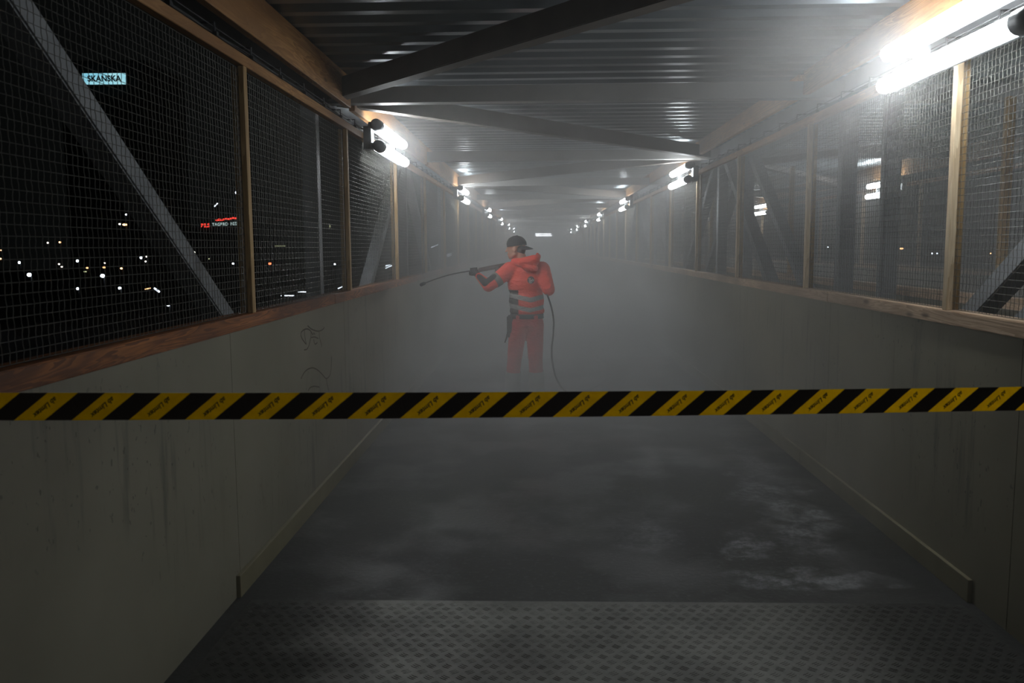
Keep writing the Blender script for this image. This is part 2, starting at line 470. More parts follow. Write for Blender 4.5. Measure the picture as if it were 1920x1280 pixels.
def fence(side, x, s, rail_mat):
    """s = outward direction"""
    # handrail
    bm = bmesh.new(); y = Y0; joints = [1.9, 6.1, 10.8, 15.4, 20.0, 24.6, 29.2, 33.8, 38.4, 43, 47.6, 52.2, 56.8, 61.4, 66, 70.6, Y1]
    for j in joints:
        box2(bm, (x-s*0.004, y+0.001, 1.300), (x+s*0.11, j-0.001, 1.370)); y = j
    bmesh.ops.bevel(bm, geom=bm.edges[:], offset=0.004, segments=2, affect='EDGES')
    tag(obj('wooden_handrail', bm, rail_mat),
        'reddish brown wooden handrail along the top of the left panel wall' if s < 0 else 'pale brown wooden handrail along the top of the right panel wall', 'handrail')
    # head plate
    bm = bmesh.new(); y = Y0
    for j in [5.2, 9.9, 14.5, 19.1, 24, 29, 34, 39, 44, 49, 54, 59, 64, 69, Y1]:
        box2(bm, (x, y+0.001, 2.616), (x+s*0.045, j-0.001, 2.672)); y = j
    bmesh.ops.bevel(bm, geom=bm.edges[:], offset=0.003, segments=1, affect='EDGES')
    tag(obj('wooden_head_plate', bm, m_pine_l), 'yellow pine board along the top of the %s mesh fence' % side, 'fence board')
    for k, yy in enumerate(PY):
        if yy < 1.9 or k > 24: continue
        q = k-1
        o = bpy.data.objects.new('wooden_post', post_me if s < 0 else post_me_r); C.objects.link(o); o.location = (x+s*0.017, yy, 0)
        tag(o, '%s pine post of the %s mesh fence counted from the camera' % (ORD[q-1] if q else 'nearest', side), 'fence post', 'pine posts of the %s fence' % side)
        if q == 0: o['label'] = 'pine post of the %s fence beside the camera, just outside the picture' % side
        b = bpy.data.objects.new('backing_batten', batten_me); C.objects.link(b); b.location = (x+s*0.060, yy+0.012, 0)
        tag(b, 'dark batten behind the mesh at the %s post of the %s fence' % (ORD[q-1] if q else 'nearest', side), 'batten', 'battens behind the %s mesh' % side)
    for k, yy in enumerate(PY[:-1]):
        if yy < -0.5 or yy > 29: continue
        o = bpy.data.objects.new('wire_mesh_panel', panel_me); C.objects.link(o); o.location = (x+s*0.040, yy, 1.374)
        lab = {0: 'beside the camera', 1: 'nearest in view'}.get(k, '%s from the camera' % ORD[k-1])
        tag(o, 'crimped wire mesh panel of the %s fence, %s' % (side, lab), 'wire mesh', 'wire mesh panels of the %s fence' % side)
fence('left', WL, -1, m_rail)
fence('right', WR, 1, m_rail_r)

# ------------------------------------------------------------------ cable trays
def cable_tray(side, x, s):
    root = empty('cable_tray', (x+s*0.03, 0, 2.68), 'thin dark wire cable tray with black cables above the %s fence' % side, 'cable tray')
    for z in (2.69, 2.722):
        bm = bmesh.new(); tube(bm, [(x+s*0.02, Y0, z), (x+s*0.02, 40, z)], 0.003, 6); obj('side_wire', bm, m_tray, root)
    y = 0.5; n = 0
    while y < 40:
        bm = bmesh.new()
        tube(bm, [(x+s*0.01, y, 2.672), (x+s*0.01, y, 2.735), (x+s*0.09, y, 2.738)], 0.006, 6)
        box2(bm, (x-s*0.004, y-0.014, 2.674), (x+s*0.02, y+0.014, 2.694))
        obj('bracket', bm, m_tray, root); y += 0.5
    for q in range(3):
        pts = []; y = Y0
        while y < 40:
            pts.append((x+s*(0.03+0.018*q), y, 2.700+0.006*math.sin(y*2.6+q*2)+0.004*math.sin(y*7+q)+0.012*(q == 1))); y += 0.25
        bm = bmesh.new(); tube(bm, pts, 0.006, 6); obj('cable', bm, m_cable, root, True)
cable_tray('left', WL, -1)
cable_tray('right', WR, 1)

# ------------------------------------------------------------------ steel trusses outside the fences
NODES = [-2.3 + 4.6*k for k in range(0, 17)]
def truss(x, label, bottom=-0.15, y_end=70):
    """x = middle of the truss plane"""
    ns = [n for n in NODES if n < y_end]
    root = empty('steel_truss', (x, 0, bottom), label, 'truss')
    for nm, z in (('top_chord', 2.93), ('bottom_chord', bottom)):
        bm = bmesh.new(); box2(bm, (x-0.06, Y0, z-0.075), (x+0.06, y_end, z+0.075))
        bmesh.ops.bevel(bm, geom=bm.edges[:], offset=0.008, segments=2, affect='EDGES'); obj(nm, bm, m_steel, root)
    for k, n in enumerate(ns):
        bm = bmesh.new(); box2(bm, (x-0.06, n-0.06, bottom+0.07), (x+0.06, n+0.06, 2.86))
        bmesh.ops.bevel(bm, geom=bm.edges[:], offset=0.008, segments=2, affect='EDGES'); obj('vertical_member', bm, m_steel, root)
        # N pattern mirrored about the third node, as the photo shows
        if k+1 < len(ns):
            a, b = (2.86, bottom+0.07) if k % 2 else (bottom+0.07, 2.86)
            bm = bmesh.new(); beam(bm, (x, n+(0.22 if a > 1 else 0.02), a), (x, ns[k+1]-(0.22 if b > 1 else 0.02), b), 0.12, 0.11)
            bmesh.ops.bevel(bm, geom=bm.edges[:], offset=0.008, segments=2, affect='EDGES'); obj('diagonal_member', bm, m_steel, root)
truss(-1.83, 'grey steel lattice truss outside the left mesh fence')
truss(2.44, 'grey steel lattice truss just outside the right mesh fence')

# ------------------------------------------------------------------ roof: cross beams, braces, purlins
for k, n in enumerate([q for q in NODES if q < 60]):
    bm = bmesh.new(); box2(bm, (-1.77, n-0.065, 2.84), (2.38, n+0.065, 2.965))
    bmesh.ops.bevel(bm, geom=bm.edges[:], offset=0.006, segments=2, affect='EDGES')
    o = obj('steel_cross_beam', bm, m_cross)
    tag(o, {0: 'grey steel roof beam behind the camera', 1: 'grey steel roof beam above the barrier tape, out of the picture'}.get(k,
        'grey steel beam across under the roof, %s from the camera' % ORD[max(0, k-2)]), 'roof beam', 'steel cross beams under the roof')
    if k+1 < len(NODES):
        l, r = (-1.60, 2.20)
        a, b = ((l, r) if k % 2 == 0 else (r, l))
        bm = bmesh.new(); beam(bm, (a, n+0.08, 2.915), (b, n+4.46, 2.915), 0.115, 0.145)
        bmesh.ops.bevel(bm, geom=bm.edges[:], offset=0.006, segments=2, affect='EDGES')
        o = obj('steel_brace', bm, m_darksteel)
        tag(o, {0: 'dark steel roof brace above and behind the camera', 1: 'widest dark steel brace slanting across the upper picture'}.get(k,
            'dark slanting steel brace under the roof, %s from the camera' % ORD[max(0, k-1)]), 'roof brace', 'slanting braces under the roof')
for side, x, s in (('left', WL, -1), ('right', WR, 1)):
    ns = [q for q in NODES if q < 45]
    for k, n in enumerate(ns):
        bm = bmesh.new(); box2(bm, (x, n+0.07, 2.80 if s < 0 else 2.86), (x+s*0.048, n+4.53, 3.04))
        bmesh.ops.bevel(bm, geom=bm.edges[:], offset=0.004, segments=1, affect='EDGES')
        o = obj('timber_purlin', bm, m_pine_l)
        tag(o, 'broad yellow pine board under the roof edge on the %s, %s bay from the camera' % (side, ORD[k]), 'roof board', 'pine boards under the %s roof edge' % side)

# ------------------------------------------------------------------ twin tube lamps
def lamp_parts(root, base, s, L=1.44, only=None):
    """base = point on the fence plane; s = direction into the walkway (+1/-1 along x); built along +y; driver cap at the near end"""
    bx, by, bz = base
    y0, y1 = by-L/2, by+L/2
    for (dx, dz, ang) in ((0.12, 0.172, 0), (0.135, 0.0, 0)):
        cx, cz = bx+s*dx, bz+dz
        bm = bmesh.new(); n, r, m = 12, 0.045, 4
        rings = []
        def ring(y, rr): return [bm.verts.new((cx+math.cos(2*PI*k/n)*rr, y, cz+math.sin(2*PI*k/n)*rr)) for k in range(n)]
        rings.append(ring(y0+0.06, r)); rings.append(ring(y1-0.05, r))
        for i in range(1, m): rings.append(ring(y1-0.05+0.05*math.sin(PI/2*i/m), r*math.cos(PI/2*i/m)))
        tip = bm.verts.new((cx, y1, cz))
        for a, b in zip(rings, rings[1:]):
            for k in range(n): bm.faces.new((a[k], a[(k+1) % n], b[(k+1) % n], b[k]))
        for k in range(n): bm.faces.new((rings[-1][k], rings[-1][(k+1) % n], tip))
        bm.faces.new(rings[0])
        obj('diffuser', bm, m_tube, root, True)
        # housing spine on the fence side
        bm = bmesh.new(); box2(bm, (cx-s*0.075, y0, cz-0.03), (cx-s*0.046, y1-0.03, cz+0.03))
        bmesh.ops.bevel(bm, geom=bm.edges[:], offset=0.006, segments=2, affect='EDGES'); obj('housing', bm, m_housing, root)
        # dark rounded cap at the near end
        bm = bmesh.new()
        tube(bm, [(cx, y0-0.075, cz), (cx, y0-0.06, cz), (cx, y0-0.03, cz), (cx, y0+0.062, cz)], [0.022, 0.042, 0.051, 0.053], 16)
        obj('end_cap', bm, m_housing, root, True)
    bm = bmesh.new(); box2(bm, (bx+s*0.0, y0+0.02, bz-0.02), (bx+s*0.066, y0+0.14, bz+0.17)); obj('bracket', bm, m_white, root)
    bm = bmesh.new(); box2(bm, (bx, y1-0.3, bz-0.01), (bx+s*0.066, y1-0.22, bz+0.17))
    bmesh.ops.bevel(bm, geom=bm.edges[:], offset=0.008, segments=2, affect='EDGES'); obj('bracket', bm, m_white, root)

left_y = [7.98 + 7.62*k for k in range(0, 6)]
right_y = [4.22 + 7.62*k for k in range(-1, 7)]
for k, y in enumerate(left_y):
    r = empty('twin_tube_lamp', (WL, y, 2.555), '%s glowing twin tube lamp on the left fence, counted from the camera' % ORD[k], 'lamp', 'tube lamps along the left fence')
    lamp_parts(r, (WL, y, 2.555), 1)
for k, y in enumerate(right_y):
    r = empty('twin_tube_lamp', (WR, y, 2.555),
              'largest glowing twin tube lamp at the top right corner' if k == 1 else 'twin tube lamp on the right fence behind the camera, outside the picture' if k == 0 else '%s glowing twin tube lamp on the right fence, counted from the camera' % ORD[k-1], 'lamp', 'tube lamps along the right fence')
    lamp_parts(r, (WR, y, 2.555 if k > 1 else 2.575), -1)
# lamp on the far end wall, lying across
def end_lamp():
    r = empty('twin_tube_lamp', (0.43, Y1, 2.66), 'small horizontal twin tube lamp at the far end of the walkway', 'lamp')
    for z in (2.66, 2.81):
        bm = bmesh.new(); tube(bm, [(-0.27, Y1-0.11, z), (1.13, Y1-0.11, z)], 0.045, 10); obj('diffuser', bm, m_tube, r, True)
        bm = bmesh.new(); box2(bm, (-0.3, Y1-0.06, z-0.03), (1.16, Y1-0.001, z+0.03)); obj('housing', bm, m_housing, r)
end_lamp()

# ------------------------------------------------------------------ barrier tape
def tape():
    y = lambda X: 2.32+0.16*X
    hgt = 0.0357; x0, x1 = WL-0.008, WR+0.008; N = 90
    SL = math.sqrt(1+0.16**2)
    def zc(X):   # centre height, slight sag
        return 1.267-0.0225*X+0.003*X*X
    bm = bmesh.new(); uv = bm.loops.layers.uv.new('UVMap'); rows = []
    for i in range(N+1):
        X = x0+(x1-x0)*i/N; col = []
        for j in range(3):
            v = j/2*2-1; col.append((bm.verts.new((X, y(X)+0.0012*math.sin(X*9)*v, zc(X)+v*hgt)), X, v))
        rows.append(col)
    for a, b in zip(rows, rows[1:]):
        for j in range(2):
            f = bm.faces.new((a[j][0], b[j][0], b[j+1][0], a[j+1][0]))
            for lp, q in zip(f.loops, (a[j], b[j], b[j+1], a[j+1])): lp[uv].uv = (q[1]*SL, q[2]*hgt)
    a = NT('black_yellow_barrier_plastic')
    uvn = a.n('ShaderNodeUVMap'); sp = a.n('ShaderNodeSeparateXYZ'); a.l(uvn.outputs[0], sp.inputs[0])
    per = 0.1402
    ph = a.math('DIVIDE', a.math('SUBTRACT', sp.outputs[0], a.math('MULTIPLY', sp.outputs[1], 1.19)), per)
    fr = a.math('FRACT', a.math('ADD', ph, TAPE_PHASE))
    isy = a.math('MULTIPLY', a.sstep(fr, 0.0, 0.012), a.sstep(fr, 0.525, 0.537, 1.0, 0.0))
    n = a.noise(a.coord('UV', (1, 1, 1)), 30, 2)
    yel = a.ramp(n, [(0.3, srgb(236, 206, 0)), (0.7, srgb(250, 220, 4))])
    col = a.mix(isy, srgb(74, 65, 58), yel)
    a.set(col=col, rough=0.42)
    tr = a.n('ShaderNodeBsdfTranslucent'); a.l(col, tr.inputs[0])
    mx = a.n('ShaderNodeMixShader'); a.l(a.math('ADD', a.math('MULTIPLY', isy, 0.28), 0.50), mx.inputs[0])
    a.l(a.b.outputs[0], mx.inputs[1]); a.l(tr.outputs[0], mx.inputs[2]); a.l(mx.outputs[0], a.t.nodes['Material Output'].inputs['Surface'])
    root = empty('barrier_tape', (0.288, y(0.288), 1.2), 'black and yellow striped barrier tape stretched across the walkway in front', 'barrier tape')
    o = obj('tape_band', bm, a.m, root)
    so = o.modifiers.new('thickness', 'SOLIDIFY'); so.thickness = 0.0004
    ink = plain('black_tape_print', srgb(46, 38, 10), 0.5)
    tm = text_mesh('ab Limtex', 0.0178, shear=0.35, bold=0.0005)
    bmt = bmesh.new(); bmt.from_mesh(tm); allb = bmesh.new()
    k0 = -22
    for k in range(-22, 45):
        X = (k + 0.265 - TAPE_PHASE)*per/SL
        if X < x0+0.03 or X > x1-0.03: continue
        ang = PI + math.atan2(1.0, 1.19)
        for f in bmt.faces:
            vs = []
            for v in f.verts:
                u_, v_ = v.co.x*math.cos(ang)-v.co.y*math.sin(ang), v.co.x*math.sin(ang)+v.co.y*math.cos(ang)
                XX = X+u_; vs.append(allb.verts.new((XX, y(XX)-0.0016, zc(XX)+v_)))
            try: allb.faces.new(vs)
            except Exception: pass
    bmt.free(); obj('printed_lettering', allb, ink, root)
TAPE_PHASE = (1.3652-0.0425)/0.1402
tape()
# ------------------------------------------------------------------ second walkway, parallel, seen through the right fence
def second_walkway():
    ax, bx_ = 2.98, 5.78          # inner faces of its near and far sides
    root = empty('footbridge', (4.4, 20, -0.2), 'second covered footbridge running alongside, seen through the right mesh fence', 'footbridge')
    bm = bmesh.new(); box2(bm, (ax-0.1, Y0, -0.12), (bx_+0.1, 60, 0)); obj('deck', bm, m_floor, root)
    for x, s in ((ax, -1), (bx_, 1)):
        bm = bmesh.new(); box2(bm, (x, Y0, 0), (x+s*0.04, 60, 1.30)); obj('wall_panel', bm, m_wall_r, root)
        bm = bmesh.new(); box2(bm, (x-s*0.01, Y0, 1.30), (x+s*0.09, 60, 1.37)); obj('handrail', bm, m_rail_r, root)
        if s > 0:
            bm = bmesh.new(); box2(bm, (x, Y0, 2.616), (x+s*0.045, 60, 2.672)); obj('head_plate', bm, m_pine_l, root)
            bm = bmesh.new(); box2(bm, (x, Y0, 2.80), (x+s*0.048, 60, 3.04)); obj('roof_board', bm, m_pine_l, root)
        for k in range(11 if s < 0 else 16):
            y = 5.55 + 4.6*k if s < 0 else 1.75 + 2.3*k
            bm = bmesh.new(); box2(bm, (x, y-0.0275, 1.37), (x+s*0.045, y+0.0275, 2.616)); obj('post', bm, m_pine, root)
    obj('roof', sheet(ax-0.1, bx_+0.1, Y0, 60, 3.05), plain('light_roof_sheet', srgb(176, 184, 188), 0.4, 0.45, 0.1, 3), root)
    for k in range(12):
        n = -1.9+4.6*k
        bm = bmesh.new(); box2(bm, (ax-0.05, n-0.065, 2.87), (bx_+0.05, n+0.065, 3.0)); obj('cross_beam', bm, m_cross, root)
        a, b = ((ax, bx_) if k % 2 else (bx_, ax))
        bm = bmesh.new(); beam(bm, (a, n+0.1, 2.82), (b, n+4.5, 2.82), 0.12, 0.08); obj('brace', bm, m_darksteel, root)
    for k in range(9):
        o = bpy.data.objects.new('wire_mesh', panel2_me); C.objects.link(o); o.parent = root
        o.matrix_parent_inverse = Matrix.Translation(-root.location); o.location = (ax-0.03, 3.25+2.3*k, 1.374)
panel2_me = mesh_panel(2.30, 1.235, 0.05, 0.0016)
second_walkway()
truss(2.78, 'grey steel lattice truss of the second footbridge, beyond the right fence', -0.15, 45)
for k in range(4):
    y = 14.35+7.62*(k-1)
    if k == 0: y = 6.7
    r = empty('twin_tube_lamp', (5.78, y, 2.545), {0: 'twin tube lamp of the second footbridge nearest the camera', 1: 'larger tube lamp seen through the right mesh on the second footbridge',
              2: 'smaller tube lamp seen through the right mesh, left of the larger one', 3: 'tiny tube lamp of the second footbridge near the pale right post'}[k], 'lamp', 'tube lamps of the second footbridge')
    lamp_parts(r, (5.78, y, 2.52), -1, 1.3)

# ------------------------------------------------------------------ the city at night on the left
GZ = -7.5
bm = bmesh.new(); box2(bm, (-320, -40, GZ-0.3), (320, 420, GZ)); tag(obj('ground', bm, plain('dark_ground', srgb(40, 40, 40), 0.9, 0, 0.3, 0.2)), kind='structure')
EM = {'w': emis('cold_white_lamp', (0.72, 0.84, 1.0, 1), 14, False), 'p': emis('pale_lamp', (1.0, 0.92, 0.82, 1), 4.0, False),
      'o': emis('orange_lamp', (1.0, 0.48, 0.2, 1), 6.0, False), 'r': emis('red_lamp', (1.0, 0.13, 0.05, 1), 5.0, False),
      'y': emis('yellowish_lamp', (0.85, 0.9, 0.5, 1), 0.9, False)}
LAMPS = [(-54.8,90.0,-0.90,'w',0.46,0.40),(-49.4,95.0,-1.21,'w',0.47,0.40),(-93.0,150.0,-0.44,'w',0.44,0.44),(-82.4,150.0,-0.21,'w',0.43,0.43),(-44.1,80.0,-1.96,'w',0.23,0.23),(-40.0,80.0,-1.93,'w',0.28,0.22),(-80.3,170.0,0.09,'w',0.47,0.47),(-88.5,190.0,0.14,'p',0.33,0.33),(-79.4,170.0,-0.66,'p',0.35,0.29),(-128.4,220.0,3.66,'p',0.48,0.48),(-125.2,220.0,3.78,'o',0.56,0.48),(-91.5,160.0,-0.93,'p',0.35,0.29),(-85.3,150.0,-1.24,'p',0.33,0.27),(-80.7,150.0,-1.46,'o',0.43,0.27),(-75.7,140.0,-1.87,'y',0.50,0.20),(-77.6,150.0,-1.38,'o',0.53,0.32),(-87.8,170.0,-0.93,'p',0.30,0.30),(-74.5,150.0,-1.59,'o',0.42,0.32),(-97.5,200.0,9.99,'w',0.35,0.42),(-89.2,180.0,7.15,'p',0.50,0.38),(-88.1,180.0,7.03,'o',1.01,0.44),(-102.8,160.0,0.15,'o',0.36,0.36),(-121.8,190.0,1.79,'o',0.28,0.28),(-49.5,140.0,10.92,'w',0.65,0.56),(-77.5,190.0,1.03,'p',0.45,0.39),(-57.9,160.0,-1.03,'w',0.37,0.32),(-47.7,150.0,-0.90,'r',0.49,0.40),(-37.7,140.0,1.17,'w',0.82,0.46),(-40.9,150.0,-1.60,'o',0.39,0.29),(-35.6,130.0,-1.81,'p',0.17,0.17),(-33.7,140.0,-0.88,'w',0.27,0.27),(-25.1,130.0,1.30,'w',0.66,0.33),(-19.9,45.0,-1.30,'w',0.15,0.05),(-39.2,160.0,5.85,'y',0.16,0.52),(-70.3,180.0,-0.32,'y',0.24,0.24),(62.8,150.0,1.02,'o',0.61,0.31),(56.9,170.0,1.33,'w',0.23,0.23),(63.5,140.0,0.26,'w',0.19,0.19),(68.9,150.0,0.15,'w',0.21,0.21),(67.6,130.0,0.31,'o',0.18,0.18),]
names = {'w': 'bright white', 'p': 'pale', 'o': 'orange', 'r': 'red', 'y': 'dim yellowish'}
def in_front(q):      # lamps in the direction of the two dark buildings stand on the street before them
    x, y, z, c, sw, sh = q; b = x/y
    if y > 112 and (-0.60 < b < -0.40 or -0.43 < b < -0.31):
        k = (112 - 3*abs(math.sin(y+x)))/y; return (x*k, y*k, CAM_H+(z-CAM_H)*k, c, sw*k, sh*k)
    return q
LAMPS = [in_front(q) for q in LAMPS]
LAMPS.sort(key=lambda q: q[0]/q[1])
cnt = {}
tot = {}
for l in LAMPS: key = (l[3], l[0] < 0); tot[key] = tot.get(key, 0)+1
for (x, y, z, c, sw, sh) in LAMPS:
    key = (c, x < 0); i = cnt.get(key, 0); cnt[key] = i+1
    side = 'beyond the left fence' if x < 0 else 'beyond the right fence'
    r = empty('street_lamp', (x, y, GZ), '%s street lamp far %s, %s such lamp from the left' % (names[c], side, ORD[i]), 'street lamp', 'distant lamps in the city')
    bm = bmesh.new(); tube(bm, [(x, y+sw*0.5+0.12, GZ), (x, y+sw*0.5+0.12, z+sh*0.5+0.1)], [0.09, 0.05], 6); obj('pole', bm, m_pole, r)
    bm = bmesh.new(); box2(bm, (x-sw*0.5, y-sw*0.4, z+sh*0.45), (x+sw*0.5, y+sw*0.5+0.2, z+sh*0.45+0.1)); obj('lamp_head', bm, m_pole, r)
    bm = bmesh.new(); ellip(bm, (x, y, z), (sw*0.5, sw*0.4, sh*0.5), None, 10); obj('lens', bm, EM[c], r, True)
# short fluorescent strips and reflections of the station below
STRIPS = [((-32.86, 70.0, -1.58),(-32.4, 70.0, -1.49)),((-32.09, 70.0, -1.49),(-31.65, 70.0, -1.81)),((-46.91, 150.0, 2.2),(-44.81, 150.0, 2.19)),((-13.77, 45.0, -0.79),(-13.08, 45.0, -0.79)),((-13.7, 48.0, -0.74),(-13.12, 48.0, -0.75)),((-9.5, 40.0, -0.19),(-9.17, 40.0, -0.04)),((-6.86, 38.0, 0.8),(-6.44, 38.0, 0.98)),((-7.22, 40.0, 0.87),(-6.91, 40.0, 0.92)),((-7.58, 60.0, 1.72),(-7.01, 60.0, 1.94)),((-7.54, 70.0, 1.1),(-7.1, 70.0, 1.23)),((-7.5, 70.0, 0.97),(-7.14, 70.0, 1.1)),((-49.57, 130.0, 8.2),(-49.05, 130.0, 8.68))]
m_strip = emis('cold_strip_light', (0.78, 0.88, 1.0, 1), 2.6, False)
m_strip_o = emis('orange_strip_light', (1.0, 0.55, 0.25, 1), 2.2, False)
m_strip_g = emis('greenish_strip_light', (0.75, 0.8, 0.45, 1), 0.25, False)
places = ['orange strip lamp low on the left beyond the mesh', 'short tilted white strip lamp low on the left beyond the mesh', 'dim greenish strip of light right of the first left post',
          'white strip lamp low on the dark station shelter', 'longer white strip lamp at the right end of the station shelter', 'tilted white strip lamp close above the left handrail',
          'lower of the two slanting strip lamps right of the slanting truss bar', 'upper thin slanting strip lamp right of the slanting truss bar',
          'thin slanting strip lamp left of the spray lance', 'upper of two short strip lamps above the spray lance', 'lower of two short strip lamps above the spray lance',
          'tiny blue white slanting strip lamp above the red roof sign']
CP = Vector((0, 0, CAM_H))
for i, (a, b) in enumerate(STRIPS):
    a, b = Vector(a), Vector(b)
    if i == 10: a, b = [CP + (q-CP)*0.96 for q in (a, b)]
    mid = (a+b)/2; rr = 0.03*mid.y/45*(1.7 if i in (1, 9) else 1.0)
    r = empty('strip_lamp', (mid.x, mid.y, GZ), places[i], 'strip lamp', 'strip lamps of the station area')
    bm = bmesh.new(); tube(bm, [a, b], rr, 6); obj('glowing_tube', bm, m_strip_o if i == 0 else m_strip_g if i == 2 else m_strip, r)
    bm = bmesh.new(); beam(bm, a+Vector((0, 0.06, rr+0.02)), b+Vector((0, 0.06, rr+0.02)), 0.08, 0.03); tube(bm, [(mid.x, mid.y+0.1, GZ), (mid.x, mid.y+0.1, mid.z+rr)], 0.03, 6); obj('pole', bm, m_pole, r)
# station shelter roof just above the left handrail
r = empty('station_shelter', (-13.9, 45, GZ), 'dark flat roofed station shelter low behind the left fence', 'shelter')
bm = bmesh.new(); box2(bm, (-15.2, 44, -0.55), (-12.6, 48.2, -0.40)); obj('roof', bm, plain('shelter_roof', srgb(96, 92, 82), 0.8), r)
for x in (-14.9, -14.2, -13.5, -12.8):
    bm = bmesh.new(); box2(bm, (x, 44.2, GZ), (x+0.12, 44.32, -0.55)); obj('post', bm, m_pole, r)

# office tower with the lit sign, and the red and white roof sign
def tower(name, lab, x0, x1, y0, y1, z1, rows, cols):
    r = empty(name, ((x0+x1)/2, (y0+y1)/2, GZ), lab, 'building')
    bm = bmesh.new(); box2(bm, (x0, y0, GZ), (x1, y1, z1)); obj('walls', bm, m_nightwall, r)
    bm = bmesh.new(); box2(bm, (x0-0.2, y0-0.2, z1), (x1+0.2, y1+0.2, z1+0.5)); obj('parapet', bm, m_nightwall, r)
    gl = plain('unlit_window_glass', (0.004, 0.004, 0.005, 1), 0.5)
    for i in range(rows):
        for j in range(cols):
            cx = x0+(x1-x0)*(j+0.5)/cols; cz = GZ+2+(z1-GZ-5)*(i+0.5)/rows
            bm = bmesh.new(); box2(bm, (cx-0.8, y0-0.06, cz-0.7), (cx+0.8, y0+0.02, cz+0.7)); obj('window', bm, gl, r)
    return r
tower('office_tower', 'dark office tower that carries the pale blue sign at the upper left', -67.5, -55.5, 121.2, 135, 27.6, 7, 5)
r = empty('illuminated_sign', (-60.75, 120.6, 25.2), 'pale blue lit sign reading SKANSKA high in the dark at the left', 'sign')
e = NT('pale_blue_lit_panel'); e.t.nodes.remove(e.b)
em = e.n('ShaderNodeEmission'); nn = e.noise(e.coord('Object', (0.25, 1, 1)), 1.2, 2)
e.l(e.ramp(nn, [(0.3, srgb(120, 196, 222)), (0.7, srgb(176, 232, 240))]), em.inputs[0]); em.inputs[1].default_value = 0.9
e.l(em.outputs[0], e.t.nodes['Material Output'].inputs['Surface'])
bm = bmesh.new(); rotS = Matrix.Rotation(math.radians(0.4), 3, 'Y')
box(bm, (-60.86, 120.75, 25.56), (6.1, 0.3, 1.5), rotS); obj('lit_panel', bm, e.m, r)
bm = bmesh.new(); box(bm, (-60.86, 121.0, 25.56), (6.4, 0.3, 1.75), rotS); obj('sign_case', bm, m_nightwall, r)
tm = text_mesh('SKANSKA', 1.12, bold=0.035); o = obj('sign_lettering', tm, plain('navy_sign_letters', srgb(14, 26, 92), 0.6), r)
for v in tm.vertices: v.co = Vector((-60.80+v.co.x*0.98, 120.58, 25.53+v.co.y-0.007*v.co.x))

tower('low_commercial_building', 'dark low building under the red and white roof sign', -54.5, -43, 131, 138, 4.6, 3, 5)
r = empty('roof_sign', (-49, 130.4, 4.7), 'small red and white lit roof sign beside the first left post', 'sign')
bm = bmesh.new(); box2(bm, (-52.4, 130.6, 4.65), (-45.6, 130.7, 4.75)); box2(bm, (-52.4, 130.6, 6.7), (-45.6, 130.7, 6.76))
for x in (-52.3, -49, -45.8): box2(bm, (x, 130.6, 4.6), (x+0.1, 130.9, 6.76))
obj('sign_frame', bm, m_pole, r)
m_red = emis('red_sign_light', (1.0, 0.06, 0.04, 1), 1.3, False); m_wh = emis('greenish_white_sign_light', (0.55, 0.72, 0.70, 1), 0.55, False)
def sign_text(body, size, cx, cz, mat, name, shear=0.0, bold=0.03):
    t = text_mesh(body, size, shear=shear, bold=bold); o = obj(name, t, mat, r)
    for v in t.vertices: v.co = Vector((cx+v.co.x, 130.35, cz+v.co.y+0.035*v.co.x))
sign_text('BILS', 0.78, -51.25, 5.32, m_red, 'red_lettering')
sign_text('TAGBRD  NZBU', 0.64, -47.9, 5.52, m_wh, 'white_lettering')
bm = bmesh.new()
for q in range(9):
    ellip(bm, (-49.4+0.36*q, 130.35, 6.12+0.04*q+0.05*math.sin(q*2.1)), (0.24 if q not in (1, 2) else 0.3, 0.08, 0.14+0.05*(q == 1)), None, 8)
obj('red_script', bm, m_red, r)

# ------------------------------------------------------------------ the worker
PX0, PYD = -0.165, 9.3
pr = empty('person', (PX0, PYD, 0), 'person in orange red high visibility clothes and backward black cap, aiming a spray lance left', 'person')
V = Vector
fd = V((-0.975, 0.22, 0)).normalized()               # facing of the head
sd = V((fd.y, -fd.x, 0))                              # its right-hand side
hc = V((-0.245, 9.30, 1.685))
def hp(f, s, u): return hc + fd*f + sd*s + V((0, 0, u))
hrot = Matrix((fd, sd.cross(V((0, 0, 0))) if False else V((-fd.y, fd.x, 0)), V((0, 0, 1)))).transposed()
hips = V((-0.135, 9.31, 0.93)); chest = V((-0.135, 9.31, 1.28)); neckb = V((-0.165, 9.31, 1.50))
shL, elL, wrL = V((-0.315, 9.30, 1.455)), V((-0.545, 9.20, 1.285)), V((-0.675, 9.335, 1.405))
shR, elR, wrR = V((0.035, 9.31, 1.455)), V((0.105, 9.17, 1.245)), V((0.035, 9.44, 1.345))
kL, aL, tL = V((-0.268, 9.275, 0.49)), V((-0.292, 9.31, 0.09)), V((-0.36, 9.41, 0.035))
kR, aR, tR = V((-0.040, 9.30, 0.49)), V((-0.030, 9.33, 0.09)), V((-0.045, 9.47, 0.035))

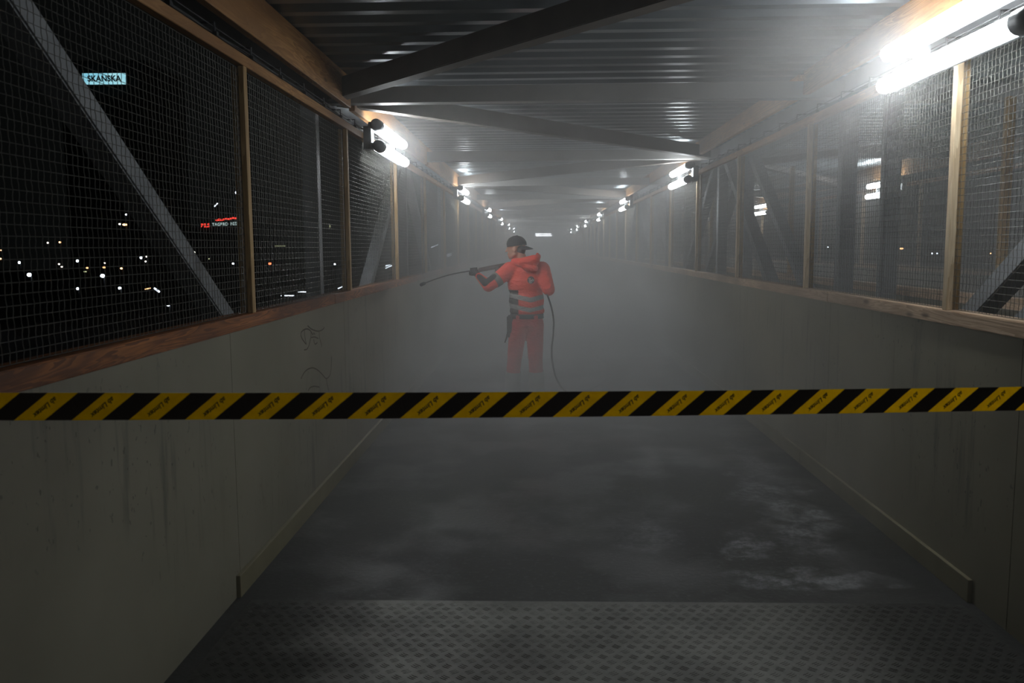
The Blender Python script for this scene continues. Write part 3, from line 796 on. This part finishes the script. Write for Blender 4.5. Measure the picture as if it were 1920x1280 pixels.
# body: one continuous skin with head, trunk, limbs
bm = bmesh.new()
ellip(bm, hp(-0.005, 0, 0.03), (0.098, 0.077, 0.098), hrot)              # skull
capsule(bm, hp(0.035, 0, -0.01), 0.062, hp(0.048, 0, -0.07), 0.045)     # face
capsule(bm, hp(0.065, 0, -0.095), 0.022, hp(0.0, 0.045, -0.06), 0.022)  # jaw sides and chin
capsule(bm, hp(0.065, 0, -0.095), 0.022, hp(0.0, -0.045, -0.06), 0.022)
capsule(bm, hp(0.095, 0, 0.012), 0.008, hp(0.115, 0, -0.03), 0.012)     # nose
capsule(bm, hp(0.088, 0.03, 0.025), 0.009, hp(0.088, -0.03, 0.025), 0.009)  # brow
capsule(bm, hp(0.093, 0.014, -0.062), 0.006, hp(0.093, -0.014, -0.062), 0.006)  # lips
for q in (-1, 1):                                                       # ears
    ellip(bm, hp(0.0, 0.080*q, -0.010), (0.020, 0.010, 0.034), hrot)
    capsule(bm, hp(-0.012, 0.078*q, 0.012), 0.008, hp(-0.014, 0.080*q, -0.02), 0.007)
capsule(bm, hp(-0.03, 0, -0.03), 0.058, neckb, 0.062)
capsule(bm, neckb, 0.08, chest, 0.13); capsule(bm, chest, 0.125, hips, 0.12)
for a, b, c in ((shL, elL, wrL), (shR, elR, wrR)):
    capsule(bm, neckb-V((0, 0, 0.06)), 0.06, a, 0.058); capsule(bm, a, 0.055, b, 0.043); capsule(bm, b, 0.043, c, 0.03)
for a, b, s_ in ((kL, aL, -1), (kR, aR, 1)):
    capsule(bm, hips+V((0.085*s_, 0, 0)), 0.085, a, 0.058); capsule(bm, a, 0.056, b, 0.04)
body = remesh('body', bm, 0.0085, m_skin, pr, 3)
m_eye = plain('eye_white', srgb(215, 210, 205), 0.3, 0, 0.02); m_iris = plain('brown_iris', srgb(50, 34, 24), 0.3)
for q in (-1, 1):
    bm = bmesh.new(); ellip(bm, hp(0.072, 0.031*q, 0.004), (0.011, 0.011, 0.011), hrot, 10); e_ = obj('eye', bm, m_eye, pr, True)
    bm = bmesh.new(); ellip(bm, hp(0.081, 0.032*q, 0.003), (0.004, 0.005, 0.005), hrot, 10); obj('iris', bm, m_iris, e_, True)
# short hair at the nape and temples
bm = bmesh.new()
ellip(bm, hp(-0.046, 0, 0.0), (0.062, 0.076, 0.062), hrot); capsule(bm, hp(-0.055, 0, -0.02), 0.05, hp(-0.05, 0, -0.07), 0.042)
remesh('hair', bm, 0.008, m_hair, pr, 2)
# cap worn backwards
bm = bmesh.new(); mt = Matrix.Translation(hp(-0.006, 0, 0.045)) @ hrot.to_4x4() @ Matrix.Rotation(math.radians(-6), 4, 'Y') @ Matrix.Diagonal((0.112, 0.091, 0.096, 1))
bmesh.ops.create_uvsphere(bm, u_segments=28, v_segments=16, radius=1.0, matrix=mt)
cut = hp(0, 0, 0.028)
bmesh.ops.bisect_plane(bm, geom=bm.verts[:]+bm.edges[:]+bm.faces[:], plane_co=cut, plane_no=(V((0, 0, 1))+fd*0.10), clear_inner=True)
cap_o = obj('cap', bm, m_black, pr, True)
so = cap_o.modifiers.new('thickness', 'SOLIDIFY'); so.thickness = 0.003
bm = bmesh.new(); rows = []
for i in range(9):
    a = math.radians(-62+124*i/8); rr = []
    for j in range(5):
        t = j/4; rad = 0.088+0.072*t*math.cos(a*0.9)**0.6 if abs(a) < 1.5 else 0.09
        rr.append(bm.verts.new(hp(-0.012-rad*math.cos(a)*1.12, rad*0.93*math.sin(a), 0.030-0.030*t-0.016*(math.sin(a)**2))))
    rows.append(rr)
for a, b in zip(rows, rows[1:]):
    for j in range(4): bm.faces.new((a[j], b[j], b[j+1], a[j+1]))
vis = obj('visor', bm, m_black, cap_o, True); vis.matrix_parent_inverse = Matrix()
so = vis.modifiers.new('thickness', 'SOLIDIFY'); so.thickness = 0.004
bm = bmesh.new(); ellip(bm, hp(-0.01, 0, 0.141), (0.008, 0.008, 0.005), hrot, 10); obj('button', bm, m_black, cap_o, True)

# clothes
def mat_cloth(name, c1, c2, bands, side_black=True):
    a = NT(name); tc = a.n('ShaderNodeTexCoord'); sp = a.n('ShaderNodeSeparateXYZ'); a.l(tc.outputs['Object'], sp.inputs[0])
    X, Y, Z = sp.outputs
    n = a.noise(a.coord('Object', (1, 1, 1)), 9, 4); col = a.ramp(n, [(0.3, c1), (0.7, c2)])
    zz = a.math('ADD', Z, a.math('MULTIPLY', a.math('SUBTRACT', n, 0.5), 0.02))
    if side_black:                          # black side panel on the wearer's left flank
        pb = a.math('MULTIPLY', a.sstep(X, -0.225, -0.219, 1.0, 0.0), a.math('MULTIPLY', a.sstep(X, -0.36, -0.352), a.sstep(zz, 1.235, 1.24, 1.0, 0.0)))
        col = a.mix(pb, col, srgb(50, 40, 38))
    for z0, z1, x0, x1 in bands:
        tilt = a.math('ADD', zz, a.math('MULTIPLY', a.math('ABSOLUTE', a.math('SUBTRACT', X, -0.09)), -0.22))
        m_ = a.math('MULTIPLY', a.sstep(tilt, z0, z0+0.004), a.sstep(tilt, z1-0.004, z1, 1.0, 0.0))
        m_ = a.math('MULTIPLY', m_, a.math('MULTIPLY', a.sstep(X, x0, x0+0.004), a.sstep(X, x1-0.004, x1, 1.0, 0.0)))
        col = a.mix(m_, col, srgb(150, 150, 146))
    a.set(col=col, rough=0.75)
    w1 = a.n('ShaderNodeTexNoise'); w1.inputs['Scale'].default_value = 14; w1.inputs['Detail'].default_value = 2; w1.inputs['Distortion'].default_value = 1.0
    a.l(a.coord('Object', (1, 1, 1.8)), w1.inputs['Vector']); a.bump(w1.outputs['Fac'], 0.9, 0.02)
    return a.m
m_jacket = mat_cloth('orange_red_hi_vis_cloth', srgb(228, 66, 44), srgb(246, 88, 62), [(1.105, 1.160, -0.34, 0.1), (0.995, 1.045, -0.34, 0.1)])
m_hood = mat_cloth('orange_red_hood_cloth', srgb(236, 62, 40), srgb(250, 84, 56), [], False)
m_trous = mat_cloth('red_work_trouser_cloth', srgb(176, 42, 32), srgb(204, 56, 42), [], False)
m_refl = plain('grey_reflective_tape', srgb(132, 130, 124), 0.5, 0, 0.1)
bm = bmesh.new()
ellip(bm, V((-0.14, 9.31, 1.30)), (0.205, 0.135, 0.20)); ellip(bm, V((-0.14, 9.31, 1.42)), (0.175, 0.115, 0.10))
ellip(bm, V((-0.135, 9.31, 1.12)), (0.195, 0.138, 0.22)); ellip(bm, V((-0.130, 9.31, 1.01)), (0.195, 0.135, 0.085))
capsule(bm, V((-0.30, 9.31, 1.0)), 0.02, V((0.045, 9.31, 1.0)), 0.02)
capsule(bm, V((-0.24, 9.31, 1.49)), 0.07, V((-0.04, 9.31, 1.49)), 0.07)
for a, b, c, r1, r2, r3 in ((shL, elL, wrL, 0.092, 0.066, 0.040), (shR, elR, wrR, 0.092, 0.07, 0.045)):
    capsule(bm, neckb-V((0, 0, 0.05)), 0.07, a, r1-0.008); capsule(bm, a, r1, b, r2); capsule(bm, b, r2, c-(c-b).normalized()*0.03, r3)
jk = remesh('jacket', bm, 0.010, m_jacket, pr, 5)
# hood lying on the back with its peak
bm = bmesh.new()
capsule(bm, V((-0.265, 9.27, 1.545)), 0.040, V((-0.175, 9.20, 1.535)), 0.050); capsule(bm, V((-0.175, 9.20, 1.535)), 0.055, V((-0.045, 9.20, 1.56)), 0.060)
capsule(bm, V((-0.045, 9.21, 1.56)), 0.055, V((0.0, 9.28, 1.600)), 0.026); capsule(bm, V((0.0, 9.28, 1.60)), 0.026, V((-0.015, 9.25, 1.630)), 0.014)
capsule(bm, V((-0.265, 9.27, 1.545)), 0.038, V((-0.235, 9.38, 1.50)), 0.035); capsule(bm, V((-0.02, 9.25, 1.57)), 0.035, V((-0.06, 9.38, 1.50)), 0.035)
capsule(bm, V((-0.13, 9.19, 1.49)), 0.05, V((-0.05, 9.19, 1.47)), 0.045)
remesh('hood', bm, 0.009, m_hood, pr, 4)
# reflective band and black elbow piece on the left sleeve
def band(name, p, q, t0, t1, r, mat, parent):
    p, q = V(p), V(q); bm = bmesh.new(); tube(bm, [p.lerp(q, t0), p.lerp(q, t1)], r, 20, False); o = obj(name, bm, mat, parent, True)
    s_ = o.modifiers.new('thickness', 'SOLIDIFY'); s_.thickness = 0.003
band('reflective_band', shL, elL, 0.52, 0.74, [0.0825, 0.0765], m_refl, pr)
bm = bmesh.new(); capsule(bm, elL+V((-0.03, -0.035, 0.035)), 0.042, elL.lerp(wrL, 0.85)+V((0.0, -0.012, 0.0)), 0.032); capsule(bm, elL+V((-0.02, -0.035, 0.04)), 0.036, shL.lerp(elL, 0.72)+V((0, -0.04, 0.05)), 0.034)
remesh('sleeve_patch', bm, 0.009, m_black, pr, 3)
# emblem on the back
bm = bmesh.new(); N = 20; cE = V((-0.085, 9.165, 1.348))
ring = [bm.verts.new(cE+V((0.038*math.cos(2*PI*i/N), 0, 0.040*math.sin(2*PI*i/N)))) for i in range(N)]; bm.faces.new(ring)
emb = obj('back_emblem', bm, plain('dark_emblem_print', srgb(78, 50, 48), 0.7), pr)
s_ = emb.modifiers.new('thickness', 'SOLIDIFY'); s_.thickness = 0.012
bm = bmesh.new()
for pts in ([(-.02, .012), (-.008, .018), (-.014, 0), (-.004, -.012), (-.016, -.016)], [(-.002, .016), (0, -.014), (.008, .004), (.002, -.002), (.010, -.014)], [(.014, .012), (.016, -.012)], [(.022, .006), (.022, -.008)], [(-.012, -.024), (.010, -.022)]):
    tube(bm, [cE+V((x*1.35, -0.009, z*1.25)) for x, z in pts], 0.0034, 5)
obj('emblem_script', bm, plain('white_print', srgb(225, 222, 215), 0.6), emb)

bm = bmesh.new()
ellip(bm, V((-0.132, 9.31, 0.90)), (0.180, 0.125, 0.13))
hl, hr_ = V((-0.225, 9.30, 0.86)), V((-0.045, 9.31, 0.86))
for h, k_, a_ in ((hl, kL, aL), (hr_, kR, aR)):
    capsule(bm, h, 0.103, k_, 0.083); capsule(bm, k_, 0.080, V((a_.x, a_.y, 0.27)), 0.078)
remesh('trousers', bm, 0.010, m_trous, pr, 5)
for a_, k_ in ((aL, kL), (aR, kR)):
    bm = bmesh.new(); tube(bm, [V((a_.x*0.6+k_.x*0.4, a_.y*0.6+k_.y*0.4, 0.335)), V((a_.x, a_.y, 0.20)), V((a_.x, a_.y, 0.09))], [0.087, 0.088, 0.090], 20, False)
    o = obj('reflective_hem', bm, m_refl, pr, True); s_ = o.modifiers.new('thickness', 'SOLIDIFY'); s_.thickness = 0.004
bm = bmesh.new(); tube(bm, [V((-0.132, 9.31, 0.925)), V((-0.132, 9.31, 0.975))], [0.181, 0.178], 28, False)
bmesh.ops.scale(bm, vec=(1, 0.74, 1), space=Matrix.Translation((0, -9.31, 0)), verts=bm.verts); o = obj('belt', bm, m_black, pr, True); s_ = o.modifiers.new('thickness', 'SOLIDIFY'); s_.thickness = 0.006; s_.offset = 1
# holster pocket on the left hip
bm = bmesh.new(); box(bm, (-0.315, 9.28, 0.86), (0.07, 0.11, 0.20)); box(bm, (-0.325, 9.27, 0.77), (0.055, 0.085, 0.10), Matrix.Rotation(0.2, 3, 'Y'))
bmesh.ops.bevel(bm, geom=bm.edges[:], offset=0.014, segments=3, affect='EDGES')
po = obj('holster_pocket', bm, m_black, pr)
bm = bmesh.new(); tube(bm, [V((-0.345, 9.26, 0.74)), V((-0.375, 9.25, 0.66))], [0.012, 0.007], 8); obj('tool_strap', bm, m_black, po)
# back pocket flap edges
for x in (-0.20, -0.06):
    bm = bmesh.new(); box(bm, (x, 9.192, 0.90), (0.10, 0.016, 0.13)); bmesh.ops.bevel(bm, geom=bm.edges[:], offset=0.006, segments=2, affect='EDGES'); obj('back_pocket', bm, m_trous, pr)
m_boot = plain('dark_boot_leather', srgb(60, 56, 52), 0.6)
for a_, t_ in ((aL, tL), (aR, tR)):
    bm = bmesh.new(); capsule(bm, V((a_.x, a_.y, 0.17)), 0.052, V((a_.x, a_.y-0.01, 0.075)), 0.052); capsule(bm, V((a_.x, a_.y-0.035, 0.055)), 0.045, t_+V((0, 0, 0.012)), 0.042); capsule(bm, t_+V((0, 0, 0.01)), 0.04, t_+(t_-a_).normalized()*0.05+V((0, 0, 0.015)), 0.036)
    for v in bm.verts: v.co.z = max(v.co.z, 0.012)
    bo = remesh('boot', bm, 0.009, m_boot, pr, 2)
    bm = bmesh.new(); d_ = (V((t_.x, t_.y, 0))-V((a_.x, a_.y, 0))).normalized()
    beam(bm, V((a_.x, a_.y, 0.011))-d_*0.075, V((t_.x, t_.y, 0.011))+d_*0.07, 0.092, 0.021); bmesh.ops.bevel(bm, geom=bm.edges[:], offset=0.008, segments=2, affect='EDGES'); obj('sole', bm, m_blackplastic, bo)

# gloved hands closing round the lance
def hand(axis_pt, axis_dir, palm_from, wrist, parent, thumb_sign):
    """four fingers wrapped round the lance axis, thumb opposite"""
    ad = V(axis_dir).normalized(); c = V(axis_pt); back = (V(palm_from)-c); back -= ad*back.dot(ad); back.normalize(); side = ad.cross(back).normalized()
    R0 = 0.030; bm = bmesh.new()
    def P(al, a, rr): return c+ad*al+(back*math.cos(a)+side*math.sin(a))*rr
    # palm: from the wrist to the knuckle line
    for q, al in enumerate((-0.034, -0.012, 0.011, 0.032)):
        L_ = (1.0, 1.12, 1.08, 0.86)[q]
        capsule(bm, V(wrist)+ad*al*0.5, 0.024, P(al*0.95, -0.35, R0+0.010), 0.0150)
        pts = [P(al, -0.55, R0+0.008), P(al, 0.55, R0+0.007), P(al*0.97, 0.55+1.15*L_, R0+0.002), P(al*0.94, 0.6+2.1*L_, R0-0.001)]
        rad = [0.0125, 0.0118, 0.0108, 0.0092]
        for i in range(3): capsule(bm, pts[i], rad[i], pts[i+1], rad[i+1], 8, 3)
    tb = V(wrist).lerp(P(thumb_sign*0.03, -0.6, R0+0.01), 0.45)+ad*thumb_sign*0.022
    capsule(bm, tb, 0.017, P(thumb_sign*0.048, -1.1, R0+0.004), 0.0135, 8, 3); capsule(bm, P(thumb_sign*0.048, -1.1, R0+0.004), 0.0135, P(thumb_sign*0.046, -2.1, R0), 0.011, 8, 3)
    capsule(bm, V(wrist)+(V(wrist)-c).normalized()*0.03, 0.034, V(wrist), 0.034)
    return remesh('glove', bm, 0.0045, m_black, parent, 2)
Lh = V((-0.715, 9.385, 1.445)); ldir = V((-1, -0.06, -0.12)).normalized()
g0 = Lh - ldir*0.76                                    # trigger gun end
hand(Lh, ldir, wrL+V((0.02, -0.02, -0.03)), wrL.lerp(Lh, 0.3), pr, 1)
gr = V((0.03, 9.47, 1.44))
hand(gr+V((0, 0, 0)), V((0.15, 0, 1)), wrR, wrR.lerp(gr, 0.35), pr, 1)

# ------------------------------------------------------------------ lance and hose
m_lance = plain('dark_red_brown_lance_sleeve', srgb(64, 44, 40), 0.5)
lr = empty('spray_lance', (-0.715, 9.385, 1.445), 'long black high pressure spray lance held level by the worker, pointing left', 'spray lance')
tip = V((-1.275, 9.40, 1.305))
def bez(p0, p1, p2, n=14): return [p0*(1-t)**2+p1*2*t*(1-t)+p2*t*t for t in [i/n for i in range(n+1)]]
bm = bmesh.new(); tube(bm, bez(Lh+ldir*-0.05, V((-0.98, 9.39, 1.43)), tip), 0.0065, 8); obj('wand', bm, m_blackplastic, lr, True)
bm = bmesh.new(); dn = (tip-V((-0.98, 9.39, 1.43))).normalized(); tube(bm, [tip-dn*0.02, tip, tip+dn*0.03, tip+dn*0.045], [0.014, 0.02, 0.02, 0.013], 12); obj('nozzle', bm, m_blackplastic, lr, True)
s0, s1 = Lh-ldir*0.05, V((-0.36, 9.43, 1.507))
gun = V((-0.02, 9.47, 1.50))
bm = bmesh.new(); tube(bm, [s0, s0.lerp(s1, 0.02), s1, gun], [0.014, 0.0235, 0.0245, 0.022], 14); obj('insulated_sleeve', bm, m_lance, lr, True)
bm = bmesh.new(); tube(bm, [V((-0.455, 9.41, 1.488)), V((-0.462, 9.40, 1.43)), V((-0.468, 9.39, 1.39))], [0.022, 0.026, 0.020], 10); obj('side_handle', bm, m_blackplastic, lr, True)
bm = bmesh.new(); box(bm, gun, (0.12, 0.05, 0.07)); bmesh.ops.bevel(bm, geom=bm.edges[:], offset=0.012, segments=3, affect='EDGES')
gb = obj('gun_body', bm, m_blackplastic, lr)
bm = bmesh.new(); tube(bm, [gun+V((0.03, 0, -0.01)), V((0.045, 9.47, 1.36))], [0.020, 0.019], 12); obj('pistol_grip', bm, m_blackplastic, gb, True)
bm = bmesh.new(); tube(bm, [gun+V((-0.03, 0, -0.03)), V((-0.03, 9.47, 1.41)), V((-0.01, 9.47, 1.37))], 0.006, 8); obj('trigger', bm, m_blackplastic, gb, True)
hp_ = [V((0.045, 9.47, 1.36)), V((0.05, 9.44, 1.30)), V((0.085, 9.42, 1.20)), V((0.135, 9.42, 1.05)), V((0.163, 9.42, 0.90)), V((0.160, 9.42, 0.74)), V((0.143, 9.42, 0.58)), V((0.150, 9.43, 0.42)), V((0.20, 9.46, 0.22)), V((0.32, 9.56, 0.06)), V((0.55, 9.9, 0.016)), V((0.85, 10.8, 0.016)), V((0.95, 12.4, 0.016)), V((0.7, 14.5, 0.016)), V((0.9, 17, 0.016))]
sm = []
for i in range(len(hp_)-1):
    p0, p1, p2, p3 = hp_[max(i-1, 0)], hp_[i], hp_[i+1], hp_[min(i+2, len(hp_)-1)]
    for k in range(6):
        t = k/6; sm.append(0.5*((2*p1)+(p2-p0)*t+(2*p0-5*p1+4*p2-p3)*t*t+(3*p1-p0-3*p2+p3)*t**3))
sm.append(hp_[-1])
bm = bmesh.new(); tube(bm, [V((q.x, q.y, max(q.z, 0.011))) for q in sm], 0.010, 8)
tag(obj('pressure_hose', bm, m_cable, None, True), 'thin black pressure hose hanging behind the worker down to the deck', 'hose')

# ------------------------------------------------------------------ steam
def steam(name, lo, hi, build, step, label):
    bm = bmesh.new(); box2(bm, lo, hi)
    a = NT(name); a.t.nodes.remove(a.b)
    vs = a.n('ShaderNodeVolumeScatter'); vs.inputs['Color'].default_value = (0.955, 0.945, 0.935, 1); vs.inputs['Anisotropy'].default_value = 0.25
    d = build(a)
    if hasattr(d, 'node'): a.l(d, vs.inputs['Density'])
    else: vs.inputs['Density'].default_value = d
    a.l(vs.outputs[0], a.t.nodes['Material Output'].inputs['Volume'])
    try: a.m.cycles.volume_step_rate = step
    except Exception: pass
    o = obj('steam_haze', bm, a.m); o['kind'] = 'stuff'; o['label'] = label; return o
def near_density(a):
    v = a.coord('Object'); sp = a.n('ShaderNodeSeparateXYZ'); a.l(v, sp.inputs[0]); X, Y, Z = sp.outputs
    n = a.noise(v, 0.8, 3, 0.6); n2 = a.noise(v, 3.0, 2, 0.5)
    nn = a.math('ADD', a.math('MULTIPLY', n, 0.75), a.math('MULTIPLY', n2, 0.25))
    nz = a.lin(nn, 0.32, 0.68, 0.25, 1.75)
    ry = a.sstep(Y, 2.2, 8.5, FOG_NEAR, FOG_MID)
    # low cloud of steam rolling over the deck round the worker
    low = a.math('MULTIPLY', a.sstep(Z, 0.0, 1.5, 1.0, 0.0), a.math('MULTIPLY', a.sstep(Y, 3.0, 9.5), FOG_LOW))
    # steam drifting up to the near right lamp
    def puff(cx, cy, cz, rx, ry_, rz, amt):
        q = None
        for C_, c0, r0 in ((X, cx, rx), (Y, cy, ry_), (Z, cz, rz)):
            t = a.math('DIVIDE', a.math('SUBTRACT', C_, c0), r0); t = a.math('MULTIPLY', t, t); q = t if q is None else a.math('ADD', q, t)
        return a.math('MULTIPLY', a.sstep(q, 0.0, 1.0, 1.0, 0.0), amt)
    lampcl = a.math('ADD', puff(1.45, 5.4, 2.5, 0.9, 1.8, 0.9, FOG_LAMP), puff(-0.9, 11.2, 1.0, 1.3, 3.2, 1.5, 0.30))
    lampcl = a.math('ADD', lampcl, puff(0.9, 14.0, 0.6, 2.0, 4.5, 1.6, 0.16))
    return a.math('MULTIPLY', a.math('ADD', a.math('ADD', ry, low), lampcl), nz)
FOG_NEAR, FOG_MID, FOG_LOW, FOG_LAMP, FOG_FAR = 0.010, 0.088, 0.30, 0.20, 0.045
steam('steam_near', (WL+0.03, 2.0, 0.02), (WR-0.03, 17.0, 3.03), near_density, 0.7, 'grey lamp-lit steam drifting round the worker')
steam('steam_far', (WL+0.03, 17.01, 0.02), (WR-0.03, 72.9, 3.03), lambda a: FOG_FAR, 1.0, 'grey haze filling the far end of the walkway')
steam('steam_between', (WR+0.13, 3.5, 0.02), (5.7, 8.9, 2.80), lambda a: 0.10, 1.0, 'haze glowing behind the right fence near the largest lamp')
steam('steam_beyond', (WR+0.13, 8.91, 0.02), (5.7, 26.0, 2.80), lambda a: 0.05, 1.0, 'thin haze drifting farther along between the two walkways')
